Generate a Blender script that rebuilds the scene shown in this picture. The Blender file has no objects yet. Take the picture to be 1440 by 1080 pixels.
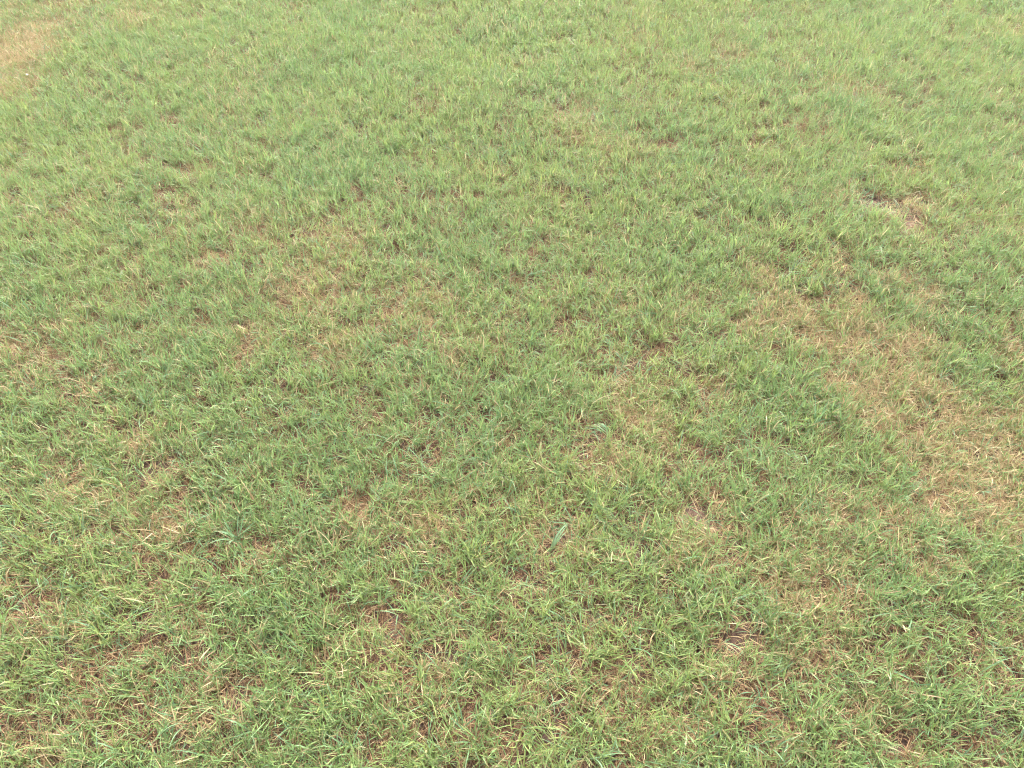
import bpy, math
import numpy as np

R = math.radians
rng = np.random.default_rng(11)
scene = bpy.context.scene
col = scene.collection

# ------------------------------------------------------------------ camera
CAM_H = 1.48
PITCH = 46.5                       # degrees below the horizon
cam_d = bpy.data.cameras.new('camera')
cam_d.sensor_width = 36.0
cam_d.lens = 27.5
cam_d.clip_start = 0.02
cam_d.clip_end = 2000.0
cam = bpy.data.objects.new('camera', cam_d)
col.objects.link(cam)
cam.location = (0, 0, CAM_H)
cam.rotation_euler = (R(90 - PITCH), 0, 0)
scene.camera = cam

# ------------------------------------------------------------------ sky and veiled sun
SUN_EL, SUN_AZ = 42.0, 10.0        # azimuth measured from +Y towards +X
world = bpy.data.worlds.new('World')
scene.world = world
world.use_nodes = True
wn = world.node_tree
wn.nodes.clear()
w_out = wn.nodes.new('ShaderNodeOutputWorld')
w_bg = wn.nodes.new('ShaderNodeBackground')
w_sky = wn.nodes.new('ShaderNodeTexSky')
w_sky.sky_type = 'NISHITA'
w_sky.sun_disc = False
w_sky.sun_elevation = R(SUN_EL)
w_sky.sun_rotation = R(SUN_AZ)
w_sky.air_density = 1.0
w_sky.dust_density = 4.0
w_hsv = wn.nodes.new('ShaderNodeHueSaturation')   # a veil of thin cloud: the sky is nearly white
w_hsv.inputs['Saturation'].default_value = 0.16
wn.links.new(w_sky.outputs[0], w_hsv.inputs['Color'])
wn.links.new(w_hsv.outputs[0], w_bg.inputs['Color'])
w_bg.inputs['Strength'].default_value = 0.15
wn.links.new(w_bg.outputs[0], w_out.inputs['Surface'])

sun_d = bpy.data.lights.new('sun', 'SUN')
sun_d.energy = 1.5
sun_d.angle = R(40)
sun_d.color = (1.0, 0.975, 0.94)
sun = bpy.data.objects.new('sun', sun_d)
col.objects.link(sun)
sun.rotation_euler = (R(90 - SUN_EL), 0, R(180 - SUN_AZ))
sun.location = (2, 3, 6)

scene.view_settings.view_transform = 'Standard'
scene.view_settings.look = 'None'
scene.view_settings.exposure = 2.52
scene.view_settings.gamma = 1.0
scene.view_settings.use_curve_mapping = False
scene.render.engine = 'CYCLES'
scene.cycles.use_denoising = True
scene.cycles.denoiser = 'OPENIMAGEDENOISE'
scene.cycles.denoising_input_passes = 'RGB_ALBEDO_NORMAL'
scene.cycles.denoising_prefilter = 'NONE'
scene.cycles.max_bounces = 5
scene.cycles.diffuse_bounces = 4
scene.cycles.transmission_bounces = 3
scene.cycles.volume_bounces = 0
scene.cycles.filter_width = 1.1
scene.cycles.use_adaptive_sampling = True
scene.cycles.adaptive_threshold = 0.045
scene.cycles.adaptive_min_samples = 16


# ------------------------------------------------------------------ helpers
class Noise:
    """smooth value noise in the ground plane (metres)"""
    def __init__(self, seed):
        self.t = np.random.default_rng(seed).random((256, 256))

    def one(self, x, y):
        xi, yi = np.floor(x).astype(int), np.floor(y).astype(int)
        fx, fy = x - xi, y - yi
        fx = fx * fx * fx * (fx * (fx * 6 - 15) + 10)
        fy = fy * fy * fy * (fy * (fy * 6 - 15) + 10)
        t = self.t
        a, b = t[xi & 255, yi & 255], t[(xi + 1) & 255, yi & 255]
        c, d = t[xi & 255, (yi + 1) & 255], t[(xi + 1) & 255, (yi + 1) & 255]
        return (a * (1 - fx) + b * fx) * (1 - fy) + (c * (1 - fx) + d * fx) * fy

    def __call__(self, x, y, size, octaves=3):
        v, amp, tot, f = 0, 1.0, 0, 1.0 / size
        for k in range(octaves):
            ca, sa = math.cos(0.7 + k), math.sin(0.7 + k)
            v = v + amp * self.one((x * ca - y * sa) * f + 17.3 * k, (x * sa + y * ca) * f + 9.1 * k)
            tot += amp
            amp *= 0.5
            f *= 2.0
        return v / tot                        # 0..1, mean 0.5


n_hump, n_clump, n_dry, n_lean, n_hue, n_blue = [Noise(s) for s in (1, 2, 3, 4, 5, 6)]


def ground_z(x, y):
    return 0.030 * (n_hump(x, y, 0.8, 2) - 0.5) + 0.006 * (n_hump(x + 5, y, 0.12, 2) - 0.5)


def smooth(a, b, v):
    t = np.clip((v - a) / (b - a), 0, 1)
    return t * t * (3 - 2 * t)


def ground_at(px, py):
    """the spot of lawn that a point of the 1440 x 1080 photograph shows, in metres"""
    u, v = (px - 720) / 1100.0, (540 - py) / 1100.0
    cp, sp = math.cos(R(PITCH)), math.sin(R(PITCH))
    dy, dz = cp + v * sp, -sp + v * cp
    k = CAM_H / -dz
    return u * k, dy * k, k                   # x, y, depth


# dead patches of the lawn: photo x, y, half width, half height, how dead
PATCHES = [
    (25, 75, 50, 34, 0.80), (60, 62, 24, 12, 0.64), (8, 32, 16, 16, 0.48), (8, 122, 34, 20, 0.48), (195, 33, 36, 13, 0.36),
    (95, 10, 36, 10, 0.48), (175, 5, 26, 8, 0.30), (350, 120, 26, 26, 0.23), (255, 312, 24, 16, 0.33), (330, 150, 24, 14, 0.25),
    (125, 290, 34, 20, 0.22), (240, 95, 12, 8, 0.22), (300, 95, 12, 8, 0.28), (370, 325, 30, 20, 0.22), (500, 345, 24, 16, 0.33),
    (430, 408, 42, 28, 0.37), (456, 486, 36, 22, 0.48), (350, 487, 26, 22, 0.38), (440, 445, 24, 24, 0.37), (590, 430, 52, 30, 0.34),
    (640, 505, 18, 14, 0.34), (690, 488, 12, 9, 0.42), (612, 500, 12, 12, 0.34), (488, 492, 16, 8, 0.49), (300, 380, 18, 16, 0.29),
    (155, 545, 24, 15, 0.58), (130, 568, 20, 10, 0.46), (4, 500, 30, 26, 0.34), (60, 530, 36, 22, 0.27), (212, 640, 30, 20, 0.47),
    (235, 663, 28, 16, 0.43), (130, 705, 36, 24, 0.40), (230, 740, 52, 26, 0.43), (100, 690, 30, 16, 0.40), (90, 470, 34, 20, 0.27),
    (800, 172, 30, 15, 0.33), (835, 200, 34, 14, 0.36), (805, 160, 12, 7, 0.33), (968, 100, 22, 12, 0.33), (1036, 84, 22, 9, 0.39),
    (1180, 130, 34, 14, 0.28), (1140, 180, 34, 14, 0.22), (1220, 140, 18, 10, 0.28), (870, 215, 26, 16, 0.25), (740, 95, 16, 9, 0.22),
    (690, 45, 26, 10, 0.22), (900, 60, 24, 10, 0.19), (1420, 45, 24, 12, 0.28), (1392, 145, 16, 10, 0.28), (1370, 80, 18, 8, 0.22),
    (1248, 300, 26, 11, 0.60), (1266, 316, 22, 10, 0.57), (1296, 298, 22, 12, 0.51), (1185, 285, 22, 10, 0.33), (1330, 330, 16, 8, 0.33),
    (1410, 335, 26, 16, 0.28), (1285, 250, 20, 10, 0.25), (1075, 408, 20, 22, 0.60), (1105, 440, 36, 26, 0.69), (1060, 460, 26, 24, 0.56),
    (1178, 376, 18, 14, 0.56), (1198, 432, 26, 20, 0.65), (1180, 486, 34, 18, 0.56), (1225, 470, 30, 16, 0.60), (1252, 400, 14, 10, 0.56),
    (1300, 430, 30, 20, 0.53), (1280, 500, 36, 22, 0.60), (1208, 545, 36, 22, 0.77), (1290, 555, 44, 22, 0.72), (1240, 590, 34, 16, 0.60),
    (1340, 590, 40, 22, 0.60), (1310, 635, 44, 20, 0.60), (1380, 615, 46, 22, 0.72), (1415, 655, 44, 26, 0.81), (1360, 680, 40, 18, 0.69),
    (1410, 705, 38, 20, 0.77), (1420, 750, 34, 22, 0.56), (1340, 720, 40, 18, 0.53), (1260, 735, 44, 18, 0.44), (1180, 745, 44, 20, 0.40),
    (1440, 600, 30, 24, 0.65), (1430, 510, 24, 20, 0.44), (880, 556, 20, 14, 0.58), (900, 598, 34, 16, 0.61), (818, 637, 20, 11, 0.58),
    (930, 625, 18, 12, 0.54), (1000, 555, 24, 16, 0.40), (890, 660, 36, 14, 0.36), (970, 440, 22, 16, 0.36), (870, 440, 26, 14, 0.36),
    (990, 742, 22, 13, 0.58), (975, 790, 28, 16, 0.43), (1050, 800, 28, 18, 0.43), (1130, 850, 46, 22, 0.54), (1090, 835, 26, 18, 0.50),
    (1050, 900, 26, 16, 0.54), (1180, 800, 46, 20, 0.43), (1300, 800, 32, 16, 0.40), (1150, 920, 40, 20, 0.43), (1040, 770, 20, 12, 0.36),
    (775, 755, 26, 13, 0.54), (815, 775, 16, 9, 0.50), (610, 958, 30, 18, 0.47), (762, 1012, 22, 14, 0.54), (1370, 965, 26, 14, 0.50),
    (1030, 970, 30, 18, 0.43), (1100, 1050, 36, 20, 0.43), (1250, 1050, 40, 16, 0.40), (30, 830, 22, 18, 0.50), (80, 895, 34, 22, 0.47),
    (240, 1000, 32, 22, 0.43), (60, 1060, 36, 20, 0.43), (330, 960, 30, 18, 0.43), (310, 1000, 22, 14, 0.43), (470, 925, 30, 18, 0.43),
    (150, 950, 30, 16, 0.32), (560, 1000, 24, 14, 0.36), (640, 860, 20, 14, 0.36), (500, 745, 26, 16, 0.36), (600, 735, 30, 14, 0.40),
    (650, 690, 24, 12, 0.36), (610, 760, 18, 10, 0.36), (540, 900, 26, 16, 0.36), (860, 980, 26, 16, 0.36), (950, 1020, 30, 16, 0.36),
    (1210, 985, 36, 16, 0.40), (360, 790, 24, 14, 0.36), (300, 870, 26, 14, 0.29),
]
# stretches that are fuller and fresher than the rest: photo x, y, half width, half height, how much
FRESH = [
    (430, 100, 90, 60, .8), (560, 60, 90, 30, .5), (490, 30, 60, 25, .5), (700, 60, 80, 30, .4), (640, 120, 80, 30, .5),
    (1300, 60, 90, 40, .5), (1240, 200, 80, 40, .5), (1000, 300, 60, 50, .5), (690, 400, 60, 34, .7), (560, 510, 40, 20, .8),
    (340, 740, 40, 30, .9), (600, 820, 60, 34, .6), (780, 560, 50, 26, .7), (1010, 470, 40, 40, .6), (1150, 570, 26, 50, .7),
    (420, 760, 60, 40, .6), (80, 170, 70, 26, .5), (460, 210, 60, 60, .5), (920, 300, 60, 30, .4), (1380, 250, 60, 60, .5),
    (60, 300, 60, 50, .4), (90, 380, 60, 40, .4), (700, 640, 40, 24, .5), (1070, 560, 40, 26, .5), (1000, 860, 40, 34, .5),
    (440, 1010, 60, 30, .4), (1380, 1000, 50, 40, .4), (1250, 880, 50, 30, .4),
]


# holes where the brown soil shows: photo x, y, half width, half height, how bare
BARE = [
    (1240, 296, 24, 10, 1.0), (1268, 318, 16, 9, 1.0), (1298, 296, 10, 6, .8), (990, 742, 14, 8, .8), (1050, 900, 14, 8, .8),
    (878, 560, 9, 7, .8), (382, 572, 10, 6, .8), (240, 662, 16, 7, .8), (412, 608, 8, 5, .9), (815, 637, 12, 6, .7),
    (778, 757, 14, 6, .8), (30, 842, 12, 8, .8), (1370, 975, 14, 8, .8), (762, 1013, 12, 7, .8), (470, 905, 12, 8, .8),
    (330, 990, 14, 7, .7), (610, 915, 12, 8, .7), (1215, 605, 8, 4, .8), (1305, 655, 8, 4, .8), (550, 512, 9, 6, .7),
    (830, 612, 8, 6, .9), (1380, 650, 8, 4, .8), (1240, 920, 12, 7, .7), (900, 940, 12, 7, .7), (160, 1010, 16, 8, .7),
    (560, 880, 14, 7, .7), (1035, 800, 12, 6, .7), (710, 1060, 14, 7, .7), (90, 930, 14, 7, .6), (660, 590, 7, 5, .7),
]


def blobs(x, y, spots):
    out = np.zeros_like(x)
    wx = x + 0.05 * (n_dry(x + 31, y, 0.09, 2) - 0.5) * 2
    wy = y + 0.05 * (n_dry(x, y + 47, 0.09, 2) - 0.5) * 2
    for px, py, a, b, s in spots:
        gx, gy, k = ground_at(px, py)
        _, g2, _ = ground_at(px, py - b)
        _, g1, _ = ground_at(px, py + b)
        rx, ry = a * k / 1100.0, max(0.5 * abs(g2 - g1), 0.02)
        d = ((wx - gx) / rx) ** 2 + ((wy - gy) / ry) ** 2
        m = d < 9
        out[m] = np.maximum(out[m], s * np.exp(-0.55 * d[m] ** 1.2))
    return out


def dryness(x, y):
    return np.clip(0.12 + 0.12 * smooth(.5, .8, n_dry(x, y, 0.10, 3)) + 0.85 * blobs(x, y, PATCHES), 0, 1)


def freshness(x, y):
    return np.clip(0.5 * smooth(.5, .8, n_blue(x + 3, y, 0.35, 3)) + 0.9 * blobs(x, y, FRESH), 0, 1)


# ------------------------------------------------------------------ materials
def new_mat(name):
    m = bpy.data.materials.new(name)
    m.use_nodes = True
    nt = m.node_tree
    nt.nodes.clear()
    return m, nt


def ramp(nt, stops, fac, mode='LINEAR'):
    r = nt.nodes.new('ShaderNodeValToRGB')
    r.color_ramp.interpolation = mode
    el = r.color_ramp.elements
    el[0].position, el[0].color = stops[0][0], (*stops[0][1], 1)
    el[1].position, el[1].color = stops[-1][0], (*stops[-1][1], 1)
    for p, c in stops[1:-1]:
        e = el.new(p)
        e.color = (*c, 1)
    nt.links.new(fac, r.inputs['Fac'])
    return r.outputs['Color']


def math_node(nt, op, a, b=0.0, clamp=False):
    n = nt.nodes.new('ShaderNodeMath')
    n.operation = op
    n.use_clamp = clamp
    for i, v in enumerate((a, b)):
        if isinstance(v, (int, float)):
            n.inputs[i].default_value = v
        else:
            nt.links.new(v, n.inputs[i])
    return n.outputs[0]


def mix(nt, fac, a, b):
    n = nt.nodes.new('ShaderNodeMix')
    n.data_type = 'RGBA'
    for s, v in ((n.inputs[0], fac), (n.inputs[6], a), (n.inputs[7], b)):
        if isinstance(v, (int, float)):
            s.default_value = v
        elif isinstance(v, tuple):
            s.default_value = (*v, 1)
        else:
            nt.links.new(v, s)
    return n.outputs[2]


def attr(nt, name, kind):
    a = nt.nodes.new('ShaderNodeAttribute')
    a.attribute_type = kind
    a.attribute_name = name
    return a


STRAW = [(0.0, (0.085, 0.042, 0.025)), (0.25, (0.200, 0.108, 0.058)), (0.5, (0.320, 0.225, 0.115)),
         (0.75, (0.40, 0.312, 0.165)), (1.0, (0.44, 0.365, 0.210))]
GREEN = [(0.0, (0.124, 0.214, 0.080)), (0.3, (0.160, 0.250, 0.086)), (0.6, (0.200, 0.276, 0.086)),
         (0.85, (0.250, 0.296, 0.085)), (1.0, (0.31, 0.31, 0.088))]


def leaf_material(name, kind):
    """kind: 'live' leaves that turn to straw where the sod is dry, 'dead' litter, 'coarse' bluish blades"""
    m, nt = new_mat(name)
    L = nt.links.new
    b = attr(nt, 'blade', 'GEOMETRY')          # two random numbers and the place along the blade
    sep = nt.nodes.new('ShaderNodeSeparateColor')
    L(b.outputs['Color'], sep.inputs[0])
    r1, r2, t = sep.outputs[0], sep.outputs[1], sep.outputs[2]
    dry = attr(nt, 'dry', 'INSTANCER').outputs['Fac']
    hue = attr(nt, 'hue', 'INSTANCER').outputs['Fac']
    r2i = math_node(nt, 'FRACT', math_node(nt, 'ADD', r2, math_node(nt, 'MULTIPLY', hue, 7.31)))
    r1i = math_node(nt, 'FRACT', math_node(nt, 'ADD', r1, math_node(nt, 'MULTIPLY', hue, 13.7)))
    straw = ramp(nt, STRAW, math_node(nt, 'ADD', math_node(nt, 'MULTIPLY', r2i, 0.7), 0.3))
    if kind == 'dead':
        shade = math_node(nt, 'ADD', math_node(nt, 'MULTIPLY', r2i, 0.37), math_node(nt, 'MULTIPLY', dry, 0.65), True)
        colr = ramp(nt, STRAW, shade)
    else:
        g = math_node(nt, 'ADD', math_node(nt, 'MULTIPLY', r2i, 0.55), math_node(nt, 'MULTIPLY', hue, 0.5))
        g = math_node(nt, 'SUBTRACT', g, 0.02, True)
        green = ramp(nt, GREEN, g)
        if kind == 'coarse':
            green = mix(nt, 0.7, green, (0.138, 0.238, 0.126))
        # pale sheath at the foot, a straw coloured tip on some
        foot = math_node(nt, 'SUBTRACT', 1.0, math_node(nt, 'MULTIPLY', t, 3.2), True)
        green = mix(nt, math_node(nt, 'MULTIPLY', foot, 0.6), green, (0.27, 0.27, 0.12))
        tipk = math_node(nt, 'MULTIPLY', math_node(nt, 'SUBTRACT', t, 0.72, True), 3.2)
        tipk = math_node(nt, 'MULTIPLY', tipk, math_node(nt, 'GREATER_THAN', r1i, 0.6))
        green = mix(nt, math_node(nt, 'MULTIPLY', tipk, 0.8, True), green, (0.36, 0.28, 0.13))
        n = math_node(nt, 'SUBTRACT', math_node(nt, 'MULTIPLY', dry, 0.9), r1i)
        isdead = math_node(nt, 'MULTIPLY', math_node(nt, 'ADD', n, 0.04), 10.0, True)
        colr = mix(nt, isdead, green, straw)
    p = nt.nodes.new('ShaderNodeBsdfPrincipled')
    L(colr, p.inputs['Base Color'])
    p.inputs['Roughness'].default_value = 0.55 if kind != 'dead' else 0.7
    p.inputs['Specular IOR Level'].default_value = 0.4 if kind != 'dead' else 0.25
    tr = nt.nodes.new('ShaderNodeBsdfTranslucent')
    L(colr, tr.inputs['Color'])
    mx = nt.nodes.new('ShaderNodeMixShader')
    mx.inputs[0].default_value = 0.45 if kind != 'dead' else 0.25
    L(p.outputs[0], mx.inputs[1])
    L(tr.outputs[0], mx.inputs[2])
    o = nt.nodes.new('ShaderNodeOutputMaterial')
    L(mx.outputs[0], o.inputs['Surface'])
    return m


def soil_material():
    m, nt = new_mat('soil')
    L = nt.links.new
    tc = nt.nodes.new('ShaderNodeTexCoord')
    n1 = nt.nodes.new('ShaderNodeTexNoise')
    n1.inputs['Scale'].default_value = 90
    n1.inputs['Detail'].default_value = 6
    L(tc.outputs['Object'], n1.inputs['Vector'])
    n2 = nt.nodes.new('ShaderNodeTexNoise')
    n2.inputs['Scale'].default_value = 6
    L(tc.outputs['Object'], n2.inputs['Vector'])
    f = math_node(nt, 'ADD', math_node(nt, 'MULTIPLY', n1.outputs[0], 0.7), math_node(nt, 'MULTIPLY', n2.outputs[0], 0.3))
    c = ramp(nt, [(0.3, (0.045, 0.026, 0.018)), (0.5, (0.085, 0.048, 0.032)), (0.7, (0.15, 0.09, 0.06))], f)
    p = nt.nodes.new('ShaderNodeBsdfPrincipled')
    L(c, p.inputs['Base Color'])
    p.inputs['Roughness'].default_value = 0.95
    bp = nt.nodes.new('ShaderNodeBump')
    bp.inputs['Strength'].default_value = 0.8
    bp.inputs['Distance'].default_value = 0.006
    L(n1.outputs[0], bp.inputs['Height'])
    L(bp.outputs[0], p.inputs['Normal'])
    o = nt.nodes.new('ShaderNodeOutputMaterial')
    L(p.outputs[0], o.inputs['Surface'])
    return m


def far_turf_material():
    m, nt = new_mat('far_turf')
    L = nt.links.new
    tc = nt.nodes.new('ShaderNodeTexCoord')
    n1 = nt.nodes.new('ShaderNodeTexNoise')
    n1.inputs['Scale'].default_value = 40
    n1.inputs['Detail'].default_value = 8
    n2 = nt.nodes.new('ShaderNodeTexNoise')
    n2.inputs['Scale'].default_value = 1.3
    n2.inputs['Detail'].default_value = 4
    for n in (n1, n2):
        L(tc.outputs['Object'], n.inputs['Vector'])
    a = ramp(nt, [(0.3, (0.05, 0.08, 0.03)), (0.6, (0.11, 0.17, 0.055))], n1.outputs[0])
    k = ramp(nt, [(0.55, (0, 0, 0)), (0.75, (0.5, 0.5, 0.5))], n2.outputs[0])
    c = mix(nt, k, a, (0.24, 0.19, 0.10))
    p = nt.nodes.new('ShaderNodeBsdfPrincipled')
    L(c, p.inputs['Base Color'])
    p.inputs['Roughness'].default_value = 0.9
    o = nt.nodes.new('ShaderNodeOutputMaterial')
    L(p.outputs[0], o.inputs['Surface'])
    return m


M_LIVE = leaf_material('live_grass', 'live')
M_COARSE = leaf_material('coarse_grass', 'coarse')
M_DEAD = leaf_material('dead_grass', 'dead')


# ------------------------------------------------------------------ ground: one sheet out to the horizon
def build_ground():
    fine = np.arange(-5.0, 8.001, 0.04)
    coarse = np.array([12, 20, 40, 80, 160, 400, 900.0])
    xs = np.concatenate([-coarse[::-1], np.arange(-5.5, 5.501, 0.04), coarse])
    ys = np.concatenate([-coarse[::-1], fine, coarse])
    X, Y = np.meshgrid(xs, ys)
    inside = smooth(1.0, 0.0, np.maximum.reduce([np.abs(X) - 5.0, Y - 7.5, -4.5 - Y, np.zeros_like(X)]) / 3.0 + 0.0)
    Z = ground_z(X, Y) * inside
    v = np.stack([X, Y, Z], -1).reshape(-1, 3)
    ny, nx = X.shape
    i = (np.arange(ny - 1)[:, None] * nx + np.arange(nx - 1)[None, :]).reshape(-1)
    f = np.stack([i, i + 1, i + nx + 1, i + nx], -1)
    me = bpy.data.meshes.new('ground')
    me.from_pydata(v, [], f.tolist())
    me.polygons.foreach_set('use_smooth', np.ones(len(f), bool))
    me.materials.append(soil_material())
    me.materials.append(far_turf_material())
    c = v[f].mean(1)
    far = ((np.abs(c[:, 0]) > 5.4) | (c[:, 1] > 7.9) | (c[:, 1] < -1.2)).astype(np.int32)
    me.polygons.foreach_set('material_index', far)
    me.update()
    o = bpy.data.objects.new('ground', me)
    col.objects.link(o)
    o['kind'] = 'structure'
    o['label'] = 'dark reddish brown soil showing in the gaps of the lawn'
    return o


build_ground()


# ------------------------------------------------------------------ blades
class Tuft:
    def __init__(self):
        self.v, self.f, self.c = [], [], []

    def blade(self, x, y, z, az, el, droop, length, width, seg=4, fold=0.0, twist=0.0, r=None, kink=None):
        """a tapering leaf: rises at angle el, bends over by droop radians, optional V fold and kink"""
        r1, r2 = (rng.random(), rng.random()) if r is None else r
        base = len(self.v)
        px, py, pz = x, y, z
        step = length / seg
        across = 3 if fold else 2
        ang = el
        side_wobble = rng.normal(0, 0.18)
        for i in range(seg + 1):
            t = i / seg
            w = 0.5 * width * (0.55 + 0.45 * min(1, t * 4)) * max(0.0, 1 - t ** 2.4) + 0.00012
            ca, sa = math.cos(az), math.sin(az)
            tw = twist * t
            sx, sy, sz = -sa * math.cos(tw), ca * math.cos(tw), math.sin(tw)
            nx, ny, nz = -math.sin(ang) * ca, -math.sin(ang) * sa, math.cos(ang)
            pts = [(-w, fold * w), (0, 0), (w, fold * w)] if fold else [(-w, 0), (w, 0)]
            for a, h in pts:
                self.v.append((px + a * sx + h * nx, py + a * sy + h * ny, pz + a * sz + h * nz))
                self.c.append((r1, r2, t, 1))
            if kink and abs(t - kink[0]) < 0.5 / seg:
                ang -= kink[1]
            ang -= droop / seg * (0.4 + 1.2 * t)
            az += side_wobble / seg
            px += step * math.cos(ang) * math.cos(az)
            py += step * math.cos(ang) * math.sin(az)
            pz += step * math.sin(ang)
            if pz < 0.001:
                pz = 0.001 + 0.0005 * rng.random()
                ang = max(ang, 0.0)
        for i in range(seg):
            for j in range(across - 1):
                a = base + i * across + j
                self.f.append((a, a + 1, a + across + 1, a + across))


U = rng.uniform


def shoot(tu, x, y, n, lmin, lmax, wmin, wmax, spread=1.0, seg=4):
    """one grass shoot: leaves leaving a short upright stem on alternate sides"""
    az = U(0, 2 * math.pi)
    lean = U(0, .35)
    for k in range(n):
        a = az + math.pi * k + rng.normal(0, 0.55)
        hgt = 0.004 + 0.007 * k + U(0, .003)
        el = R(U(18, 55) if rng.random() < .42 else U(50, 86)) if spread > 0.7 else R(U(55, 85))
        ln = U(lmin, lmax) * (1 - 0.06 * abs(k - n / 2))
        kink = (U(.3, .8), U(.4, 1.0)) if rng.random() < 0.10 else None
        tu.blade(x + hgt * lean * math.cos(az), y + hgt * lean * math.sin(az), hgt * 0.8, a, el, R(U(-8, 36)),
                 ln, U(wmin, wmax), seg=seg, twist=rng.normal(0, 0.4), kink=kink)


def live_variant():
    tu = Tuft()
    for s in range(int(U(3, 4.99))):
        q, d = U(0, 2 * math.pi), 0.016 * math.sqrt(rng.random())
        shoot(tu, d * math.cos(q), d * math.sin(q), int(U(3, 5.99)), 0.023, 0.052, 0.0013, 0.0023)
    return tu


def dead_variant():
    tu = Tuft()
    for s in range(int(U(32, 44))):
        q, d = U(0, 2 * math.pi), 0.030 * math.sqrt(rng.random())
        ln = U(.012, .034) if rng.random() < .75 else U(.026, .040)
        el = R(U(-4, 30)) if rng.random() < .7 else R(U(30, 75))
        tu.blade(d * math.cos(q), d * math.sin(q), U(.001, .010), U(0, 2 * math.pi), el, R(U(-15, 60)),
                 ln, U(.0009, .0018), seg=3, twist=rng.normal(0, 1.2))
    return tu


def coarse_variant():
    tu = Tuft()
    az = U(0, 2 * math.pi)
    for k in range(int(U(1, 4.99))):
        tu.blade(rng.normal(0, .002), rng.normal(0, .002), U(.002, .008), az + rng.normal(0, .9) + math.pi * (k % 2) * (rng.random() < .5),
                 R(U(32, 76)), R(U(40, 115)), U(.036, .078), U(.0017, .0029), seg=7, fold=U(.25, .7),
                 twist=rng.normal(0, .5), kink=(U(.35, .75), U(.4, .9)) if rng.random() < .15 else None)
    return tu


# ------------------------------------------------------------------ one sod object: seed points + tuft shapes in one mesh,
# its geometry nodes put a tuft on every seed point
def sod_nodes():
    ng = bpy.data.node_groups.new('sod', 'GeometryNodeTree')
    ng.interface.new_socket('Geometry', in_out='INPUT', socket_type='NodeSocketGeometry')
    ng.interface.new_socket('Geometry', in_out='OUTPUT', socket_type='NodeSocketGeometry')
    N = ng.nodes.new
    L = ng.links.new

    def named(name, dt):
        a = N('GeometryNodeInputNamedAttribute')
        a.data_type = dt
        a.inputs['Name'].default_value = name
        return a.outputs[0]

    gi, go = N('NodeGroupInput'), N('NodeGroupOutput')
    variant = named('variant', 'INT')
    cmp = N('FunctionNodeCompare')
    cmp.data_type = 'INT'
    cmp.operation = 'LESS_THAN'
    L(variant, cmp.inputs[2])
    cmp.inputs[3].default_value = 0
    sep = N('GeometryNodeSeparateGeometry')
    sep.domain = 'POINT'
    L(gi.outputs[0], sep.inputs[0])
    L(cmp.outputs[0], sep.inputs[1])
    pts = N('GeometryNodeMeshToPoints')
    L(sep.outputs[0], pts.inputs[0])
    split = N('GeometryNodeSplitToInstances')
    split.domain = 'POINT'
    L(sep.outputs[1], split.inputs[0])
    L(variant, split.inputs['Group ID'])
    inst = N('GeometryNodeInstanceOnPoints')
    L(pts.outputs[0], inst.inputs['Points'])
    L(split.outputs[0], inst.inputs['Instance'])
    inst.inputs['Pick Instance'].default_value = True
    L(named('pick', 'INT'), inst.inputs['Instance Index'])
    e2r = N('FunctionNodeEulerToRotation')
    L(named('turn', 'FLOAT_VECTOR'), e2r.inputs[0])
    L(e2r.outputs[0], inst.inputs['Rotation'])
    L(named('size', 'FLOAT_VECTOR'), inst.inputs['Scale'])
    L(inst.outputs[0], go.inputs[0])
    return ng


SOD = sod_nodes()


def sod(name, label, category, material, variants, x, y, dz, turn, size, dry, hue):
    n = len(x)
    z = ground_z(x, y) + dz
    V = [np.stack([x, y, z], -1)]
    F, vid, bl = [], [np.full(n, -1, np.int32)], [np.zeros((n, 4), np.float32)]
    off = n
    for k, tu in enumerate(variants):
        v = np.array(tu.v)
        V.append(v)
        F.append(np.array(tu.f) + off)
        vid.append(np.full(len(v), k, np.int32))
        bl.append(np.array(tu.c, np.float32))
        off += len(v)
    V, F, vid, bl = np.concatenate(V), np.concatenate(F), np.concatenate(vid), np.concatenate(bl)
    me = bpy.data.meshes.new(name)
    me.vertices.add(len(V))
    me.vertices.foreach_set('co', V.astype(np.float32).ravel())
    me.loops.add(F.size)
    me.loops.foreach_set('vertex_index', F.astype(np.int32).ravel())
    me.polygons.add(len(F))
    me.polygons.foreach_set('loop_start', np.arange(0, F.size, 4, dtype=np.int32))
    me.update(calc_edges=True)
    me.polygons.foreach_set('use_smooth', np.ones(len(F), bool))

    def put(nm, tp, arr, key='value'):
        a = me.attributes.new(nm, tp, 'POINT')
        a.data.foreach_set(key, np.ascontiguousarray(arr).ravel())

    def pad(a, fill=0.0):
        a = np.asarray(a, np.float32)
        return np.concatenate([a, np.full((len(V) - n,) + a.shape[1:], fill, np.float32)])

    put('variant', 'INT', vid)
    put('pick', 'INT', np.concatenate([rng.integers(0, len(variants), n), np.zeros(len(V) - n)]).astype(np.int32))
    put('turn', 'FLOAT_VECTOR', pad(turn), 'vector')
    put('size', 'FLOAT_VECTOR', pad(size), 'vector')
    put('dry', 'FLOAT', pad(dry))
    put('hue', 'FLOAT', pad(hue))
    put('blade', 'FLOAT_COLOR', bl, 'color')
    me.materials.append(material)
    o = bpy.data.objects.new(name, me)
    col.objects.link(o)
    md = o.modifiers.new('sod', 'NODES')
    md.node_group = SOD
    o['kind'] = 'stuff'
    o['label'] = label
    o['category'] = category
    return o


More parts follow.
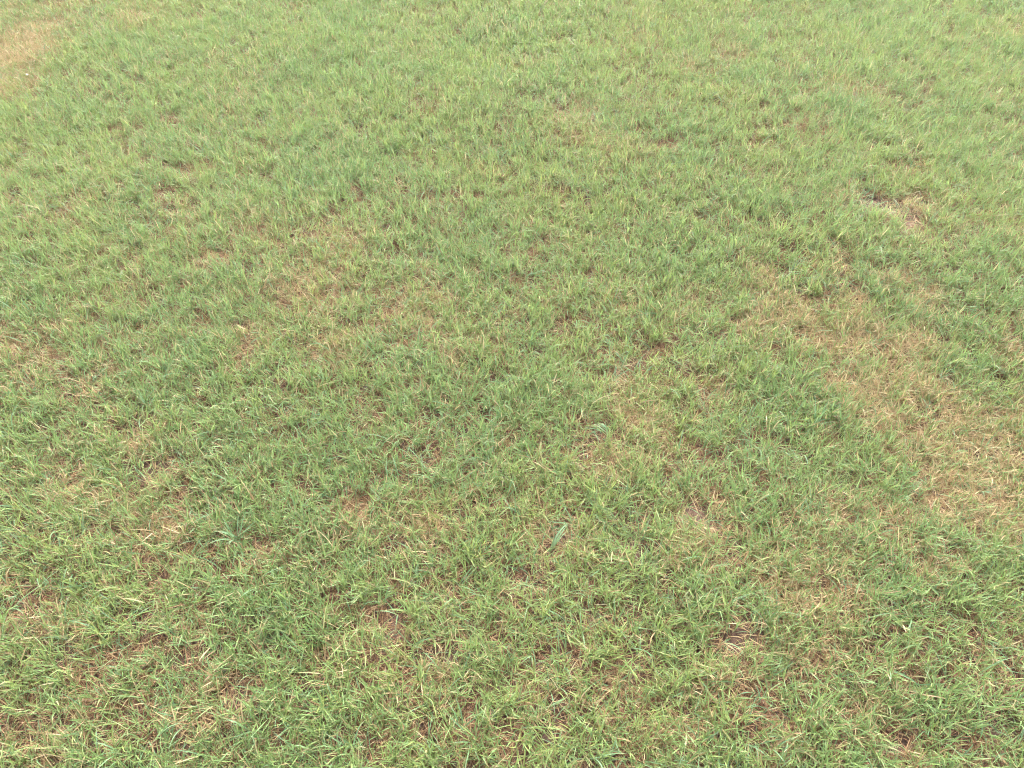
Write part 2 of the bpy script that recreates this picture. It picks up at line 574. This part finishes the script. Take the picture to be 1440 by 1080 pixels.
def scatter(per_m2, far=True):
    """seed points over the lawn: full density where it is seen from close by, thinner towards its edges"""
    x0, x1, y0, y1 = -5.2, 5.2, -1.0, 7.6
    g = per_m2 ** -0.5
    x, y = (a.ravel() for a in np.meshgrid(np.arange(x0, x1, g), np.arange(y0, y1, g)))
    n = len(x)
    x, y = x + rng.uniform(-.6, .6, n) * g, y + rng.uniform(-.6, .6, n) * g
    edge = np.maximum(np.abs(x) - (1.3 + 0.55 * np.maximum(y, 0)), np.maximum(y - 4.7, 0.25 - y))
    keep = rng.random(n) < 1.0 - 0.8 * smooth(0, 0.7, edge)
    return x[keep], y[keep]


def turns(x, y, lean_deg, wild_deg):
    """random turn, a slope that runs with the nap of the lawn and some of its own"""
    n = len(x)
    a = 2 * math.pi * 2 * n_lean(x, y, 0.5, 2)
    lx = R(lean_deg) * np.cos(a) + rng.normal(0, R(wild_deg), n)
    ly = R(lean_deg) * np.sin(a) + rng.normal(0, R(wild_deg), n)
    return np.stack([lx, ly, rng.uniform(0, 2 * math.pi, n)], -1)


def sizes(s, zs):
    return np.stack([s, s, s * zs], -1)


# dead litter close to the soil
x, y = scatter(2100)
dry = dryness(x, y)
keep = rng.random(len(x)) < (0.66 + 0.45 * dry) * np.clip(1 - 1.3 * blobs(x, y, BARE), 0, 1)
x, y, dry = x[keep], y[keep], dry[keep]
s = rng.uniform(0.75, 1.25, len(x)) * (0.92 + 0.25 * dry)
sod('dry_thatch', 'layer of dead straw and reddish brown litter under the green grass', 'dry grass', M_DEAD,
    [dead_variant() for _ in range(24)], x, y, 0.0, turns(x, y, 4, 8), sizes(s, 1 + 0.25 * dry), dry, rng.random(len(x)))

# the living turf
x, y = scatter(5000)
dry, fresh = dryness(x, y), freshness(x, y)
clump = 0.85 * n_clump(x, y, 0.036, 2) + 0.15 * n_clump(x + 7, y, 0.16, 2)
cover = smooth(0.30, 0.58, clump + 0.12 * fresh - 0.08 * dry)
bare = blobs(x, y, BARE)
keep = rng.random(len(x)) < np.clip(0.34 + 0.60 * cover, 0, 1) * (1 - 0.22 * dry ** 1.5) * np.clip(1 - 1.6 * bare, 0, 1)
x, y, dry, fresh, cover = (a[keep] for a in (x, y, dry, fresh, cover))
s = rng.uniform(0.70, 1.15, len(x)) * (0.86 + 0.14 * cover + 0.10 * fresh) * (1 - 0.15 * dry)
hue = np.clip(0.18 + 0.45 * smooth(.2, .8, n_hue(x, y, 0.30, 3)) - 0.25 * fresh + rng.normal(0, .14, len(x)), 0, 1)
sod('lawn_grass', 'short green lawn grass covering the ground, thin and patchy in places', 'grass', M_LIVE,
    [live_variant() for _ in range(36)], x, y, 0.003, turns(x, y, 13, 13), sizes(s, rng.uniform(.8, 1.15, len(x))),
    dry * 0.85, hue)

# longer, broader blades that arch over the rest
x, y = scatter(1800)
dry, fresh = dryness(x, y), freshness(x, y)
keep = rng.random(len(x)) < np.clip(0.25 + 1.5 * smooth(.48, .75, n_blue(x, y, 0.13, 3)) + 0.5 * fresh, 0, 1) * (1 - 0.7 * dry)
x, y, dry, fresh = (a[keep] for a in (x, y, dry, fresh))
s = rng.uniform(0.6, 1.1, len(x))
sod('long_grass', 'longer bluish green blades arching over the short turf', 'grass', M_COARSE,
    [coarse_variant() for _ in range(30)], x, y, 0.004, turns(x, y, 8, 10), sizes(s, rng.uniform(.75, 1.1, len(x))),
    dry * 0.35, np.clip(rng.normal(.4, .2, len(x)), 0, 1))


# ------------------------------------------------------------------ the few tufts and bits that stand out from the rest
def tuft_thing(name, label, category, px, py, blades, hue, group=None):
    gx, gy, _ = ground_at(px, py)
    root = bpy.data.objects.new(name, None)
    root.empty_display_size = 0.03
    col.objects.link(root)
    root.location = (gx, gy, float(ground_z(np.array([gx]), np.array([gy]))[0]))
    root['label'], root['category'] = label, category
    if group:
        root['group'] = group
    for kw in blades:
        tu = Tuft()
        tu.blade(**kw)
        me = bpy.data.meshes.new('blade')
        me.from_pydata(tu.v, [], tu.f)
        a = me.attributes.new('blade', 'FLOAT_COLOR', 'POINT')
        a.data.foreach_set('color', np.array(tu.c, np.float32).ravel())
        me.polygons.foreach_set('use_smooth', np.ones(len(tu.f), bool))
        me.materials.append(M_COARSE)
        o = bpy.data.objects.new('blade', me)
        col.objects.link(o)
        o.parent = root
        o['hue'], o['dry'] = hue, 0.0
    return root


def star(n, length, el0, el1, width=.0034, droop=(30, 80), az0=0.0, az_spread=math.pi):
    return [dict(x=rng.normal(0, .002), y=rng.normal(0, .002), z=.008, az=az0 + az_spread * (2 * (k + .5) / n - 1) + rng.normal(0, .2),
                 el=R(U(el0, el1)), droop=R(U(*droop)), length=length * U(.75, 1.1), width=width * U(.85, 1.1), seg=8,
                 fold=U(.25, .6), twist=rng.normal(0, .3)) for k in range(n)]


tuft_thing('grass_tuft', 'star-shaped tuft of broad bluish green blades spreading low over the turf', 'grass tuft',
           354, 606, star(9, .068, 18, 50), .25)
tuft_thing('grass_tuft', 'upright bluish green tuft beside the large straw-coloured dead patch', 'grass tuft',
           1145, 600, star(8, .085, 55, 84, droop=(10, 45)), .3)
tuft_thing('grass_tuft', 'full dark green tuft with many long arching blades', 'grass tuft',
           338, 765, star(14, .075, 30, 75), .1)
tuft_thing('grass_sprig', 'broad pale green blades bent over a reddish brown gap in the turf', 'grass sprig',
           772, 778, star(3, .085, 40, 55, width=.0042, droop=(60, 95), az0=.75, az_spread=.35), .6)
tuft_thing('grass_clipping', 'matted curl of pale green cut grass lying beside a bare hole', 'grass clipping',
           838, 604, [dict(x=.004 * k - .014, y=.001 * k, z=.022 + .002 * (k % 3), az=-.75 + rng.normal(0, .12), el=R(12), droop=R(U(30, 55)),
                           length=.042 * U(.8, 1.1), width=.0036, seg=7, fold=.5) for k in range(8)], .55)


def white_chip():
    gx, gy, _ = ground_at(42, 114)
    v = [(-.006, -.003, 0), (.004, -.0045, .0006), (.0075, .001, .0012), (.003, .0048, .0004), (-.005, .003, .0010)]
    v = v + [(a, b, c + .0018) for a, b, c in v]
    f = [(4, 3, 2, 1, 0), (5, 6, 7, 8, 9)] + [(k, (k + 1) % 5, 5 + (k + 1) % 5, 5 + k) for k in range(5)]
    me = bpy.data.meshes.new('chip')
    me.from_pydata(v, [], f)
    m, nt = new_mat('white_chip')
    n = nt.nodes.new('ShaderNodeTexNoise')
    n.inputs['Scale'].default_value = 400
    p = nt.nodes.new('ShaderNodeBsdfPrincipled')
    nt.links.new(ramp(nt, [(.3, (.55, .53, .48)), (.7, (.75, .73, .70))], n.outputs[0]), p.inputs['Base Color'])
    p.inputs['Roughness'].default_value = .7
    o = nt.nodes.new('ShaderNodeOutputMaterial')
    nt.links.new(p.outputs[0], o.inputs['Surface'])
    me.materials.append(m)
    ob = bpy.data.objects.new('chip', me)
    col.objects.link(ob)
    ob.location = (gx, gy, float(ground_z(np.array([gx]), np.array([gy]))[0]) + .034)
    ob.scale = (.7, .7, .7)
    ob.rotation_euler = (R(35), R(20), R(50))
    ob['label'], ob['category'] = 'tiny white chip caught in the grass beside the small orange dead patch', 'chip'


white_chip()

# ------------------------------------------------------------------ thin white volume added to lift blacks and pale the far turf
def build_added_veil():
    m, nt = new_mat('added_veil')
    v = nt.nodes.new('ShaderNodeVolumePrincipled')
    v.inputs['Color'].default_value = (0.95, 0.96, 0.97, 1)
    v.inputs['Density'].default_value = 0.0023
    o = nt.nodes.new('ShaderNodeOutputMaterial')
    nt.links.new(v.outputs[0], o.inputs['Volume'])
    h, z0, z1 = 902.0, -1.05, CAM_H + 0.4
    V = [(sx * h, sy * h, z) for z in (z0, z1) for sx, sy in ((-1, -1), (1, -1), (1, 1), (-1, 1))]
    F = [(3, 2, 1, 0), (4, 5, 6, 7), (0, 1, 5, 4), (1, 2, 6, 5), (2, 3, 7, 6), (3, 0, 4, 7)]
    me = bpy.data.meshes.new('added_veil')
    me.from_pydata(V, [], F)
    me.materials.append(m)
    ob = bpy.data.objects.new('added_veil', me)
    col.objects.link(ob)
    ob['kind'] = 'stuff'
    ob['label'] = 'thin pale veil added over the lawn to lift its dark tones'


build_added_veil()
